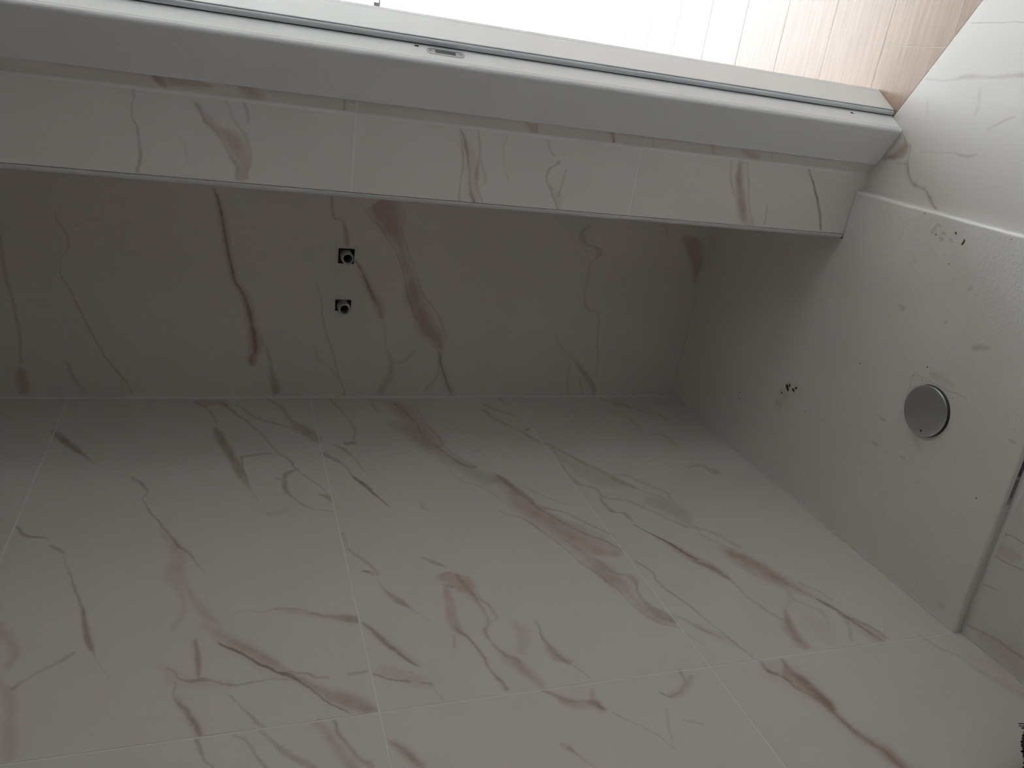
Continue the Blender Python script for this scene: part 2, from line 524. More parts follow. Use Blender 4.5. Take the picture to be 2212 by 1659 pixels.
V_LEFT = S("""
g .55 114 930 16,136 949 22,163 970 20,184 986 14,206 1003 7
p .4 120 935 16,150 962 20,180 984 10
g .5 282 1030 8,304 1043 10,316 1057 9,309 1076 9,320 1100 9,342 1127 10,361 1149 10,380 1174 10,407 1193 11,423 1212 8,445 1239 5
p .35 345 1140 14,372 1170 34,385 1200 44,378 1236 56,388 1277 38,396 1300 34,388 1339 28,376 1361 22
p .4 398 1258 20,415 1290 26,434 1317 30,456 1339 26,474 1350 18
p .45 434 1346 26,500 1388 44,550 1415 50,600 1450 44,660 1477 34,700 1495 40,760 1518 54,806 1536 30
g .3 500 1384 20,550 1408 22,690 1490 30,750 1512 44,800 1534 30
d .5 470 1388 6,515 1408 9,542 1423 8,578 1442 9,600 1452 8,622 1458 12,652 1475 6,685 1499 6,723 1526 6,757 1542 5
g .35 760 1510 12,790 1526 16,816 1535 14
p .5 424 866 14,450 872 22,480 870 22,500 886 8
g .45 420 867 7,448 883 9,466 908 8,470 920 6
g .5 464 925 22,484 959 28,503 989 28,516 1016 28,530 1041 22,551 1070 10,578 1108 7
p .25 470 935 24,500 985 30,520 1030 26
d .3 521 986 6,526 1016,537 1041 5
g .5 477 867 7,510 894,540 916,567 940,583 959,600 977 7,628 995 8,638 1011 8,668 1033 6,696 1054 6,712 1073 5
g .5 521 987 6,542 984,570 980 7,591 981 5
g .4 510 875 6,556 903 8,606 918 7,636 927 5
g .55 579 862 12,606 878 16,628 908 20,652 927 32,674 940 32,690 957 14
g .6 697 977 12,723 992 12,747 1008 8,763 1030 10,785 1046 13,812 1070 10,846 1098 4
d .3 763 1030 6,785 1046 8,812 1070 7,840 1095 4
g .45 712 860 8,734 883 7,755 910 6,766 927 10,765 950 10
g .6 744 958 10,757 957 11,770 955 8
g .45 725 962 5,747 973 10,763 989 7,777 1005 6,791 1019 5
g .55 639 1013 7,620 1024 15,612 1040 9
g .5 596 1033 6,614 1036 6
g .5 614 1036 14,617 1057 18,625 1070 9
g .35 625 1070 9,650 1087 9,668 1096 6,720 1106 5
g .45 690 1068 7,706 1072 14,718 1085 8
g .16 560 1103 12,587 1111 18,625 1100 20
p .55 796 862 12,845 868 20,866 882 44,888 905 50,908 930 50,945 962 44
g .35 850 915 30,905 950 40,960 985 40,1010 1012 40,1060 1040 44
d .25 850 868 6,872 889 7,893 908 7,925 950 6,962 978 8,1000 1004 8,1022 1010 12
g .35 885 864 6,907 894,923 918 7,948 943 9,961 965 8,994 992 8,1021 1005 6,1062 1030 7,1085 1046 6
g .25 853 916 6,880 943 8,915 970 9,960 1000 7,985 1030 6,1040 1052 6,1090 1085 5
p .6 1062 1022 20,1085 1040 36,1110 1068 44,1140 1098 54,1180 1122 50,1230 1156 54,1290 1190 50,1335 1200 30
d .3 1073 1026 8,1108 1053 14,1144 1080 12,1176 1105 7,1217 1129 7,1271 1156 6,1320 1175 6,1350 1193 5
g .35 1076 1102 5,1136 1124 7,1190 1162 7,1217 1183,1258 1216,1298 1246,1326 1268
p .45 1190 1150 14,1222 1167 20,1271 1205 34,1312 1236 44,1331 1252 30
g .3 1222 1167 6,1271 1200,1312 1227 7,1331 1243
g .3 1130 1050 6,1190 1078,1231 1091
g .4 1163 1091 6,1231 1112 7,1271 1132 7,1320 1154 7,1340 1180 5
g .2 1200 1120 14,1270 1150 30,1330 1180 20
p .55 1280 1216 26,1310 1240 40,1345 1268 38,1367 1292 26,1392 1316 28,1425 1336 30,1462 1351 16
g .45 1293 1209 6,1326 1236 8,1364 1247 18,1377 1279 14,1402 1309 18,1429 1328 22,1460 1345 10
g .3 1250 1214 6,1288 1239,1326 1266,1350 1290,1386 1323,1413 1339,1436 1350,1475 1361 5
g .45 1369 1209 6,1405 1233 8,1421 1258 8,1459 1288 7,1500 1317 7,1540 1350 6,1586 1388 7,1627 1420 7
g .3 1451 1326 7,1486 1342 9,1521 1361 8,1559 1378 6
p .25 1500 1350 14,1545 1370 20,1600 1400 12
g .2 1478 1366 6,1521 1393 6
g .45 1179 956 7,1217 977 9,1258 999 11,1298 1018 12,1326 1034 14,1363 1051 12,1385 1059 6,1420 1072 7,1456 1088 8,1475 1115 10,1502 1140 8
g .3 1315 1026 8,1353 1027,1393 1045,1434 1061,1456 1082
g .22 1210 985 24,1250 1010 36,1300 1035 40,1340 1050 20
g .3 1395 1075 18,1440 1092 40,1474 1112 44,1495 1135 20
g .4 1190 966 7,1206 988 9,1220 1013 8,1244 1042 11,1271 1050 8,1296 1063 7
g .45 1296 1064 9,1300 1082 12,1323 1105 10,1347 1108 10,1369 1127 7
d .5 1369 1133 4,1401 1150 4,1434 1167 5,1461 1183 6,1483 1197 6,1507 1209 5
p .6 1405 1152 7,1434 1168 12,1483 1198 20,1542 1228 20,1575 1250 12
g .4 1497 1209 9,1554 1236 12,1595 1269 9,1630 1301 9,1662 1323 9,1686 1336 7
g .35 1301 1072 7,1366 1086,1434 1116,1475 1135 8,1502 1140 9,1515 1156 7,1556 1175 7,1590 1190 6
g .3 1502 1137 8,1542 1151 9,1600 1183 10
p .6 1556 1182 16,1582 1197 30,1620 1218 40,1655 1238 40,1690 1256 34,1730 1276 24,1765 1294 16,1802 1316 16,1850 1346 28,1902 1380 34
g .35 1570 1190 14,1620 1214 22,1660 1236 22,1700 1262 16
d .4 1764 1293 5,1802 1315 8,1829 1334 8,1860 1355 6,1902 1382 5
g .4 1830 1332 6,1883 1355 7,1921 1380 5
p .5 1807 1318 8,1829 1342 14,1837 1361 14,1841 1384 12
p .55 1688 1260 14,1704 1277 18,1706 1296 18,1696 1323 24,1703 1350 34,1720 1377 36,1736 1399 30
g .25 1695 1320 14,1705 1352 24,1725 1385 24
p .3 1710 1290 10,1742 1307 10,1775 1323 12,1791 1356 12,1800 1380 12
p .18 1745 1330 40,1770 1360 60,1790 1385 50
g .35 1726 1258 6,1770 1277 6,1800 1298 5
g .4 910 1203 6,937 1215 10,964 1225 6
p .6 962 1240 34,994 1256 44,1016 1278 34,1030 1299 22,1048 1323 18,1057 1345 20,1050 1364 24,1062 1388 16,1084 1410 20,1108 1428 34,1132 1446 32,1155 1466 30,1172 1484 20
g .35 985 1240 12,1005 1265 16,1022 1284 10,1048 1323 7,1056 1345 9,1048 1364 14,1063 1389 7,1084 1410 9,1106 1420 14,1125 1432 8
p .45 1032 1288 10,1059 1309 12,1074 1334 14,1060 1345 10
p .5 958 1258 14,967 1285 24,975 1317 30,985 1355 28,1010 1377 16,1032 1402 14,1048 1423 16,1059 1445 12,1078 1467 16,1095 1491 18
g .4 985 1358 8,1010 1377 8,1032 1402 9,1048 1423 10,1059 1445 7,1078 1467 11,1095 1489 12
p .4 980 1372 12,983 1399 14
g .5 966 1263 9,979 1269 10
p .45 1155 1339 10,1166 1356 14,1176 1383 18,1192 1404 28,1212 1423 28,1234 1434 12
g .35 1160 1345 6,1170 1375 8,1195 1405 12,1225 1430 8,1266 1458 6,1278 1469 5
p .3 1112 1340 20,1130 1365 40,1132 1388 40,1126 1410 30
p .45 1166 1491 12,1201 1503 18,1228 1517 26,1255 1524 26,1283 1520 30,1308 1534 18
g .4 1170 1492 7,1201 1502 8,1229 1514 10,1266 1514 10,1283 1518 16,1304 1532 10
p .4 1277 1488 12,1281 1505 18
g .3 1320 1538 6,1356 1556 6,1405 1578 5,1459 1616 5
p .5 1426 1496 16,1443 1505 20,1465 1498 26,1487 1480 26,1495 1460 20
g .35 1430 1498 9,1446 1505 10,1466 1496 12,1484 1478 12
g .45 1468 1448 14,1475 1461 12,1482 1474 10
g .25 1440 1529 7,1443 1559 10,1452 1597 8
g .28 1475 1555 6,1519 1563 8
p .4 1208 1603 10,1225 1614 18,1240 1624 10
g .3 1225 1614 8,1266 1643 7,1290 1659 6
g .5 1639 1426 8,1661 1450 12,1680 1456 10
p .8 1682 1418 14,1693 1440 32,1703 1458 38,1722 1468 42,1742 1484 42,1764 1503 40,1786 1522 38,1807 1545 28,1829 1564 26,1856 1586 30,1883 1605 36,1910 1622 38,1938 1646 38,1960 1666 38
g .55 1688 1425 12,1708 1448 20,1730 1466 22,1755 1488 24,1786 1520 26,1807 1545 18,1829 1564 16,1856 1586 16,1883 1606 16,1910 1624 16,1938 1648 16,1958 1664 16
d .25 1660 1450 8,1695 1465 8,1725 1488 8,1764 1510 6
p .25 1665 1440 60,1720 1470 80,1800 1545 50,1900 1615 60
g .3 1989 1374 6,2035 1403 7,2073 1418 7
p .35 2073 1418 10,2114 1447 16,2155 1470 20,2212 1504 22
p .18 2080 1405 30,2130 1430 50,2200 1480 60
g .25 136 1201 6,149 1241 7,168 1279 6
g .45 146 1220 6,157 1260 10,174 1301 12,182 1328 14,187 1361 16,193 1391 18,206 1420 7,225 1450 6,237 1469 5
p .4 176 1310 14,186 1355 24,193 1392 28,200 1410 10
g .55 36 1138 16,54 1157 14,79 1160 10,106 1165 5
g .5 108 1178 8,125 1187 12,141 1196 6
g .38 157 1411 12,122 1433 11,90 1450 10,54 1469 10,27 1488 14
p .5 -10 1350 50,12 1378 44,34 1410 40,20 1440 30
p .4 -5 1470 40,18 1500 50,24 1530 50,20 1560 50,22 1600 56,20 1640 50
g .4 491 1332 6,529 1320 6,564 1321 6,609 1315 8,647 1317 8,677 1325 9,723 1333 14,772 1338 20
p .35 600 1316 14,680 1328 20,770 1340 24
g .55 780 1344 9,804 1361 12,820 1377 16,845 1399 14,864 1412 12,880 1426 9,912 1443 5
p .35 785 1345 14,815 1372 24,860 1408 24,905 1438 16
d .25 860 1410 6,875 1421 8,900 1438 5
g .5 355 1444 8,385 1464 10,407 1471 12,434 1468 14,461 1471 9,491 1480 9,542 1475 8,560 1472 7,628 1468 6
p .25 340 1440 30,390 1470 50,440 1475 40,500 1480 30
g .5 622 1450 8,663 1456 8,682 1464 8,712 1464 7
g .4 750 1457 10,775 1454 11,797 1450 8
g .5 803 1455 7,847 1468 8,886 1473 6
g .5 910 1476 7,932 1477 8
g .3 933 1481 5,946 1496 5,960 1514 5
g .3 858 1449 7,894 1453 7
p .3 820 1445 30,870 1460 40,930 1480 30
g .4 422 1384 14,428 1426 18,428 1461 14
p .35 420 1380 22,428 1426 28,428 1461 20
g .45 377 1475 10,376 1507 10,398 1532 18,418 1561 20,434 1589 16
p .4 377 1500 16,398 1532 30,420 1565 34,436 1592 26
g .5 424 1597 18,431 1621 20,439 1640 14,462 1662 12
g .38 493 1502 8,529 1534 10,556 1562 13,570 1570 12
g .4 502 1586 10,532 1602 12,556 1637 14,576 1662 14
g .45 562 1578 12,595 1608 18,622 1629 24,650 1643 24,680 1662 22
p .5 682 1559 34,704 1583 38,723 1608 40,744 1638 44,766 1662 44
g .5 720 1556 16,731 1583 18,750 1608 16,772 1635 18,806 1656 20
p .5 836 1598 18,872 1621 34,910 1656 36
g .3 842 1602 10,872 1621 20,905 1652 20
g .38 748 1184 8,785 1209 13,818 1236 9
g .25 742 1152 14,748 1180 8
p .5 782 1233 8,800 1237 13,820 1242 8
g .5 781 1233 5,797 1236 7
g .35 810 1250 5,839 1280 9,867 1301 15,891 1317 6,940 1350 5
p .3 830 1275 12,862 1298 22,885 1312 12
g .4 1046 874 7,1070 885 6,1114 899 5
g .45 1043 885 8,1060 899 10,1076 909 8,1130 934 6,1141 942 8,1179 962 6
g .5 1135 930 7,1141 926 8,1147 922 5
g .38 1296 859 6,1320 868 7,1339 874 13,1353 878 9,1393 890 7,1423 897 8,1446 907 6
g .25 1328 890 6,1358 904 7,1388 931 7
g .3 1404 934 6,1434 941 8,1467 967 7
g .35 1485 1008 8,1515 1006 10,1540 1018 14,1560 1022 6
g .3 -6 886 8,12 897 7,30 910 6
g .35 801 867 8,808 878 12,816 890 8
g .3 1080 860 8,1088 870 6
g .18 905 1080 10,912 1092 16,925 1105 8
""")
V_RET = S("""
g .45 278 189 7,289 197 11,284 228 9,286 253 9,296 273 10,301 304 11,302 354 14,296 370 14
p .6 420 220 20,440 245 26,470 278 34,503 305 48,525 345 48,525 388 34
g .4 424 222 10,435 248 12,456 273 11,481 304 9,496 334 10,509 354 12,514 390 14
g .28 486 215 14,496 240 12,516 273 14,534 304 16,542 342 14,532 385 14
g .4 527 218 8,534 243 11,538 266 7
g .18 397 300 9,405 354 9
g .5 993 276 7,1006 308 11,1011 346 9,1015 384 7,1019 422 11,1024 438 12
g .35 993 276 7,996 300 6,1000 352 8,995 390 7,993 436 10
g .4 1033 281 9,1038 314 9,1034 346 9,1030 376 12,1033 411 7,1042 438 7
g .3 1038 344 9,1046 373 9,1050 400 6
p .3 1000 290 24,1020 350 44,1022 400 40,1025 436 36
g .22 1095 287 7,1087 325 7,1092 363 7,1099 395 7
g .35 1183 300 8,1190 325 9,1198 337 9
g .45 1207 349 9,1187 365 11,1182 384 8,1190 411 9,1201 444 7,1204 453 7
p .25 1190 400 16,1205 425 26,1206 452 20
g .32 1223 366 7,1214 398 8,1206 422 8
g .35 1578 347 9,1579 385 9,1586 422 8
p .5 1600 347 22,1597 385 28,1600 426 32,1606 465 34,1615 485 34
g .4 1599 347 15,1596 385 22,1600 426 26,1606 465 26,1608 478 16
g .35 1615 349 7,1617 395 8,1619 442 8,1627 486 8
g .38 1658 440 6,1651 486 7
d .45 1748 364 4,1760 408 6,1768 449 6,1773 497 5
g .3 1745 362 8,1759 405 9,1770 450 9,1774 496 8
""")
V_DOOR = S("""
p .55 325 160 16,345 172 26,400 178 30,460 188 16
g .35 329 160 8,345 178 20,360 190 10
p .55 520 184 26,545 200 34,570 214 20
g .5 744 208 9,744 238 9
p .5 1136 262 16,1149 274 26,1154 288 18
g .4 1159 264 6,1159 289 7
p .5 1322 283 14,1326 310 13
g .35 1324 283 7,1326 310 9
g .3 1412 297 7,1411 320 7
p .35 1540 312 14,1543 334 12
p .55 1605 322 16,1622 332 24,1640 342 16
g .25 1668 325 7,1668 342 7
""")
V_FLOOR = S("""
p .7 1950 286 8,1958 306 22,1950 325 30,1932 338 26,1908 346 14
g .35 1955 295 10,1955 318 18,1935 336 20,1912 346 12
g .5 1964 310 6,1963 337 7,1961 362 8,1967 384 9,1976 400 12,1983 405 9,1997 410 9,2006 426 10,2015 440 9,2024 455 9
p .3 1955 350 16,1966 390 20,2000 415 20,2022 452 20
g .35 1935 353 5,1954 354 5,1961 352 5
g .3 2000 173 10,2053 173 9,2084 166 16,2137 166 14,2225 163 18
g .45 2095 49 4,2150 49 4,2230 47 4
g .35 1985 328 5,2060 331 6,2089 338 11,2112 334 7
g .22 2133 280 9,2162 265 10,2192 252 8
g .18 2118 190 10,2112 235 12,2105 250 10
g .15 2003 215 10,2005 245 10
g .55 2160 1150 6,2189 1160 6,2220 1178 6
g .45 2148 1199 7,2177 1217 7,2225 1240 6
p .35 2150 1185 20,2180 1195 34,2205 1205 20
g .45 2120 1260 7,2156 1276 5
g .45 2090 1350 8,2144 1377 8,2181 1401 9,2225 1430 9
p .25 2100 1360 20,2150 1390 50,2220 1440 60
""")
V_TRAY = S("""
g .3 2012 504 9,2022 490 10,2026 484 7
g .35 2026 484 8,2033 490 10
g .35 2018 506 8,2023 502 9
g .35 2030 512 8,2035 520 11
g .3 2052 516 9,2057 522 10
g .3 2035 502 9,2043 508 8
g .25 1974 560 8,1978 566 9
g .3 2092 628 9,2099 620 13
g .3 2042 698 8,2046 692 9
g .35 2100 752 14,2118 750 18,2140 752 12
p .3 1942 660 16,1953 668 22
p .3 1682 842 20,1694 858 34,1702 862 20
g .25 1676 868 18,1686 875 22
p .25 1975 945 14,1985 965 22,1992 975 16
p .35 1945 985 10,1955 992 12
p .25 2010 805 18,2040 820 24,2060 835 14
g .3 1900 900 10,1912 908 12
g .3 1884 955 8,1895 962 10
g .25 2180 950 10,2192 956 12
g .2 2030 1300 12,2040 1310 12
p .25 2022 1305 14,2036 1312 18
g .45 1974 806 2.5,2010 824 2.5,2045 842 2.5,2072 853 3,2090 862 3
g .35 1972 808 2.5,1962 845 2.5,1944 895 2.5,1942 910 2.5
""")


def touching(strokes, fr, a0, a1, b0, b1):
    out = []
    for s in strokes:
        P = np.array([fr.px(x, y) for x, y, w in s[2]])
        ww = max(w for x, y, w in s[2])
        x, y, _ = s[2][len(s[2]) // 2]
        pad = 0.006 + 0.6 * max(np.linalg.norm(np.array(fr.px(x + ww, y)) - fr.px(x, y)), np.linalg.norm(np.array(fr.px(x, y + ww)) - fr.px(x, y)))
        if P[:, 0].max() + pad > a0 and P[:, 0].min() - pad < a1 and P[:, 1].max() + pad > b0 and P[:, 1].min() - pad < b1:
            out.append(s)
    return out


GAP = 0.0016      # half a joint
PROUD = 0.0006    # how far the tiles stand out of the joints


BLANK = {}


def blank(fr, **kw):
    k = str(sorted(kw.items()))
    if k not in BLANK:
        BLANK[k] = veined('white_marble_print', fr, [], **kw)
    return BLANK[k]


def print_of(strokes, fr, **kw):
    """material picker for one cell of a printed surface"""
    def pick(a0, a1, b0, b1):
        st = touching(strokes, fr, a0, a1, b0, b1)
        return veined('white_marble_print', fr, st, **kw) if st else blank(fr, **kw)
    return pick


def tile(parent, fr, a0, a1, b0, b1, strokes, holes=(), step=0.15, **kw):
    if not touching(strokes, fr, a0, a1, b0, b1):
        return prism('tile', fr, rect(a0, a1, b0, b1), -PROUD, 0.0, blank(fr, **kw), parent)
    na, nb_ = max(1, round((a1 - a0) / step)), max(1, round((b1 - b0) / step))
    cut_a = [a0 + (a1 - a0) * k / na for k in range(1, na)]
    cut_b = [b0 + (b1 - b0) * k / nb_ for k in range(1, nb_)]
    return plate_with_holes('tile', fr, a0, a1, b0, b1, list(holes), -PROUD, 0.0, blank(fr, **kw), parent, cut_a, cut_b, print_of(strokes, fr, **kw))


def tiles(parent, fr, cols, rows, strokes, region=None, **kw):
    """each tile is its own piece; tiles that the veins cross get the print of their own place"""
    for i in range(len(cols) - 1):
        for j in range(len(rows) - 1):
            a0, a1, b0, b1 = cols[i] + GAP, cols[i + 1] - GAP, rows[j] + GAP, rows[j + 1] - GAP
            tile(parent, fr, a0, a1, b0, b1, strokes, **kw)


# ------------------------------------------------------------------ bathroom walls
w = tag(prism('wall_left', F_LEFT, rect(-0.1, 3.1, -0.1, CEIL), -0.1, -PROUD, M_GROUT), kind='structure')
tiles(w, F_LEFT, [0.0, 1.199, 2.401, 3.0], ROWS, V_LEFT)

HOLES = [(0.399, 0.4405, 1.0945, 1.1375), (0.264, 0.2965, 1.0955, 1.1385)]
w = tag(plate_with_holes('wall_back', F_BACK, 0.0, 0.679, -0.1, CEIL, HOLES, -0.09, -PROUD, M_GROUT_B), kind='structure')
for j in range(len(ROWS) - 1):
    a0, a1, b0, b1 = GAP, 0.6785, ROWS[j] + GAP, ROWS[j + 1] - GAP
    tile(w, F_BACK, a0, a1, b0, b1, V_BACK, HOLES if j == 1 else ())
for k, hh in enumerate(HOLES):
    box('hole_back', hh[0] - 0.006, hh[1] + 0.006, 0.0902, 0.096, hh[2] - 0.006, hh[3] + 0.006, M_DARK, w)
    # the raw cut edge of the tile and plaster behind it, dark and ragged
    bm = bmesh.new()
    random.seed(5 + k)
    for (xa, za, xb, zb) in ((hh[0], hh[2], hh[1], hh[2]), (hh[1], hh[2], hh[1], hh[3]), (hh[1], hh[3], hh[0], hh[3]), (hh[0], hh[3], hh[0], hh[2])):
        n = 6
        for i in range(n):
            t0, t1 = i / n, (i + 1) / n
            q = [(xa + (xb - xa) * t0, za + (zb - za) * t0), (xa + (xb - xa) * t1, za + (zb - za) * t1)]
            inx, inz = (0 if za == zb else (1 if xa == hh[0] else -1)), (0 if xa == xb else (1 if za == hh[2] else -1))
            g = random.uniform(0.0012, 0.0035)
            a = [bm.verts.new((q[0][0], 0.0017, q[0][1])), bm.verts.new((q[1][0], 0.0017, q[1][1])),
                 bm.verts.new((q[1][0] + inx * g, 0.006, q[1][1] + inz * g)), bm.verts.new((q[0][0] + inx * g, 0.006, q[0][1] + inz * g))]
            bm.faces.new(a)
    finish('cut_edge', bm, M_DARK, w)

# the wall return beside the shower and its tiles
ret_plan = [(0.679, 0.0), (0.679, YS + 0.0125), (0.6885, YS + 0.0125), (0.6885, YS + PROUD), (SC[0], YS + PROUD),
            tuple((SC - NV * 0.125)[:2]), (float((SC - NV * 0.125)[0]), 0.0)]
w = tag(sweep_z('wall_return', ret_plan, FZ - 0.0005, CEIL, M_GROUT), kind='structure')
tiles(w, F_RET, [TRIM_X, SC[0] + 0.0004], ROWS, V_RET)

# white quarter-round edge trim on the return's outer corner
arc = [(TRIM_X - 0.0096 * math.sin(t), YS + 0.0096 - 0.0096 * math.cos(t)) for t in [math.pi / 2 * k / 8 for k in range(9)]]
plan = [(TRIM_X + 0.0004, YS - 0.0016), (TRIM_X - 0.0010, YS - 0.0016), (TRIM_X - 0.0012, YS)] + arc[1:] + [(TRIM_X - 0.0096, YS + 0.0122), (TRIM_X + 0.0002, YS + 0.0122)]
tag(sweep_z('trim_1', plan, 0.0005, CEIL, M_TRIM), kind='structure')

def corner_bead(parent, p, u, v, r, z0):
    u, v = np.array(u) * r, np.array(v) * r
    pts = [np.array(p[:2]), p[:2] + u[:2]] + [p[:2] + u[:2] * (1 - math.sin(t)) + v[:2] * (1 - math.cos(t)) for t in [math.pi / 2 * k / 4 for k in range(1, 4)]] + [p[:2] + v[:2]]
    return sweep_z('corner_joint', [tuple(q) for q in pts], z0, CEIL, M_GROUT, parent)


corner_bead(bpy.data.objects['wall_left'], np.array([0.0001, -0.0001, 0]), (1, 0, 0), (0, -1, 0), 0.0035, 0.0012)
corner_bead(w, SC + np.array([-0.0002, -0.0002, 0]), (-1, 0, 0), HV, 0.0035, FZ + 0.0005)

# slanted wall with the doorway
AL0, AL1 = 0.118, 0.905       # rough opening along the door wall
w = tag(prism('wall_door', F_DOOR, [(0.0, FZ), (AL0, FZ), (AL0, 2.09), (AL1, 2.09), (AL1, FZ), (1.13, FZ), (1.13, CEIL), (0.0, CEIL)],
              -0.125, -PROUD, M_GROUT), kind='structure')
tiles(w, F_DOOR, [0.0, AL0], ROWS, V_DOOR)
tiles(w, F_DOOR, [AL1, 1.13], ROWS, [])

# ------------------------------------------------------------------ door frame
door = tag(empty('door_1', tuple(SC + HV * 0.5 + np.array([0, 0, FZ]))), kind='structure')


def rounded(a0, a1, d0, d1, r, n=4):
    """outline in (along, out): a board on the wall with its two outer edges rounded"""
    o = [(a0, d0), (a1, d0)]
    o += [(a1 - r + r * math.cos(t), d1 - r + r * math.sin(t)) for t in [math.pi / 2 * k / n for k in range(n + 1)]]
    o += [(a0 + r - r * math.sin(t), d1 - r + r * math.cos(t)) for t in [math.pi / 2 * k / n for k in range(n + 1)]]
    return o


def door_bar(name, pts, z0, z1, mat, parent=None):
    return sweep_z(name, door_plan(pts), z0, z1, mat, parent or door)


ARCH = 0.0045
RA = 0.1285                       # face of the rebate (along)
RB = 0.1400                       # face of the stop
RR = 0.0085
arch_pts = [(0.030, 0.0002), (AL0 + 0.0004, 0.0002), (AL0 + 0.0004, ARCH - RR - 0.001), (RA + 0.0010, ARCH - RR - 0.001)]
arch_pts += [(RA + 0.0010 - RR + RR * math.cos(t), ARCH - RR + RR * math.sin(t)) for t in [math.pi / 2 * k / 7 for k in range(8)]]
arch_pts += [(0.0315, ARCH), (0.030, ARCH - 0.0015)]
door_bar('architrave', arch_pts, FZ + 0.0012, 2.17, M_LACQ)
jam = door_bar('jamb', [(AL0 + 0.0004, -0.0062), (RA - 0.0030, -0.0062), (RA - 0.0006, -0.0078), (RA - 0.0006, -0.0550), (RB, -0.0550), (RB, -0.1245), (AL0 + 0.0004, -0.1245)],
               FZ + 0.0012, 2.075, M_LACQ)
sl = [(RA + 0.0060 + 0.0052 * math.cos(t), -0.0514 + 0.0042 * math.sin(t)) for t in [2 * math.pi * k / 14 for k in range(14)]]
seal = door_bar('seal', sl, FZ + 0.004, 2.06, M_SEAL)
door_bar('seal_lip', [(RB - 0.0012, -0.0550), (RB + 0.0006, -0.0550), (RB + 0.0006, -0.0575), (RB - 0.0002, -0.0575)], FZ + 0.004, 2.06, M_SEAL)
door_bar('seal_groove', [(RA - 0.0004, -0.0500), (RA + 0.0008, -0.0500), (RA + 0.0008, -0.0549), (RA - 0.0004, -0.0549)], FZ + 0.004, 2.06, M_DARK)
door_bar('joint_line', [(RA - 0.0012, -0.0058), (RA + 0.0004, -0.0058), (RA + 0.0004, -0.0066), (RA - 0.0012, -0.0066)], FZ + 0.004, 2.06, M_SHADE_JOINT)
# the other side of the opening and the head
RA2, RB2 = AL1 - 0.010, AL1 - 0.0215
door_bar('architrave', rounded(RA2, AL1 + 0.088, 0.0002, ARCH, 0.0035), FZ + 0.0012, 2.17, M_LACQ)
door_bar('jamb', [(AL1 - 0.0004, -0.0004), (RA2 + 0.0006, -0.0004), (RA2 + 0.0006, -0.0500), (RB2, -0.0500), (RB2, -0.1245), (AL1 - 0.0004, -0.1245)],
         FZ + 0.0012, 2.075, M_LACQ)
door_bar('head_jamb', [(AL0 + 0.001, -0.0004), (AL1 - 0.001, -0.0004), (AL1 - 0.001, -0.1245), (AL0 + 0.001, -0.1245)], 2.0755, 2.0895, M_LACQ)
door_bar('head_architrave', [(RA + 0.0005, 0.0002), (RA2 - 0.0005, 0.0002), (RA2 - 0.0005, ARCH), (RA + 0.0005, ARCH)], 2.076, 2.17, M_LACQ)
# hall side casing
door_bar('architrave', [(0.065, -0.1252), (RB, -0.1252), (RB, -0.134), (0.065, -0.134)], FZ + 0.0012, 2.17, M_LACQ)

# unseen leaf, added standing open to bounce daylight back onto the frame
hinge = SC + HV * (RA2 - 0.004) + NV * 0.012
OA = math.radians(97)
LD = NV * math.sin(OA) - HV * -math.cos(OA) * -1
LT = np.array([-LD[1], LD[0], 0.0])
LT = LT if LT @ HV > 0 else -LT
leaf = sweep_z('added_door_leaf', [tuple((hinge + LD * a + LT * b)[:2]) for a, b in ((0, 0), (0.76, 0), (0.76, 0.04), (0, 0.04))], FZ + 0.008, 2.07, M_LACQ, door)
hp_ = hinge + LD * 0.70
lathe('handle_stem', [(0.0001, 0), (0.009, 0), (0.009, 0.045), (0.0001, 0.045)], tuple(hp_ - LT * 0.046 + np.array([0, 0, 1.05])), tuple(LT), M_STEEL, leaf, 16)
lathe('handle_lever', [(0.0001, 0), (0.008, 0), (0.008, 0.11), (0.0001, 0.11)], tuple(hp_ - LT * 0.046 + np.array([0, 0, 1.05])), tuple(-LD), M_STEEL, leaf, 16)

# strike plate let into the rebate face
F_REB = Frame(SC + HV * (RA - 0.0006), -NV, (0, 0, 1), HV)     # a = depth into the opening, b = z


def stadium(a, b0, b1, r, n=10):
    o = [(a + r * math.cos(t), b1 - r + r * math.sin(t)) for t in [math.pi * k / n for k in range(n + 1)]]
    o += [(a - r * math.cos(t), b0 + r - r * math.sin(t)) for t in [math.pi * k / n for k in range(n + 1)]]
    return o


sp_ = prism('strike_plate', F_REB, stadium(0.0322, 1.0095, 1.0815, 0.0088), 0.0001, 0.0011, M_STEEL, door, bevel=0.0003, seg=1)
tag(sp_, 'satin steel strike plate with a dark slot')
prism('latch_slot', F_REB, rect(0.0270, 0.0375, 1.0270, 1.0655), 0.0011, 0.00125, plain('dark_slot', (0.10, 0.105, 0.115), 0.6), sp_)
for zz in (1.0175, 1.0745):
    prism('screw', F_REB, stadium(0.0322, zz - 0.0030, zz + 0.0030, 0.0030, 6), 0.0011, 0.0013, M_STEEL, sp_)
    prism('screw', F_REB, stadium(0.0322, zz - 0.0014, zz + 0.0014, 0.0014, 6), 0.0013, 0.00135, M_DARK, sp_)
for zz, aa in ((1.0985, 0.0425), (0.1055, 0.0375)):
    prism('screw_hole', F_REB, stadium(aa, zz - 0.0042, zz + 0.0042, 0.0024, 6), 0.0001, 0.0002, M_DARK, door)

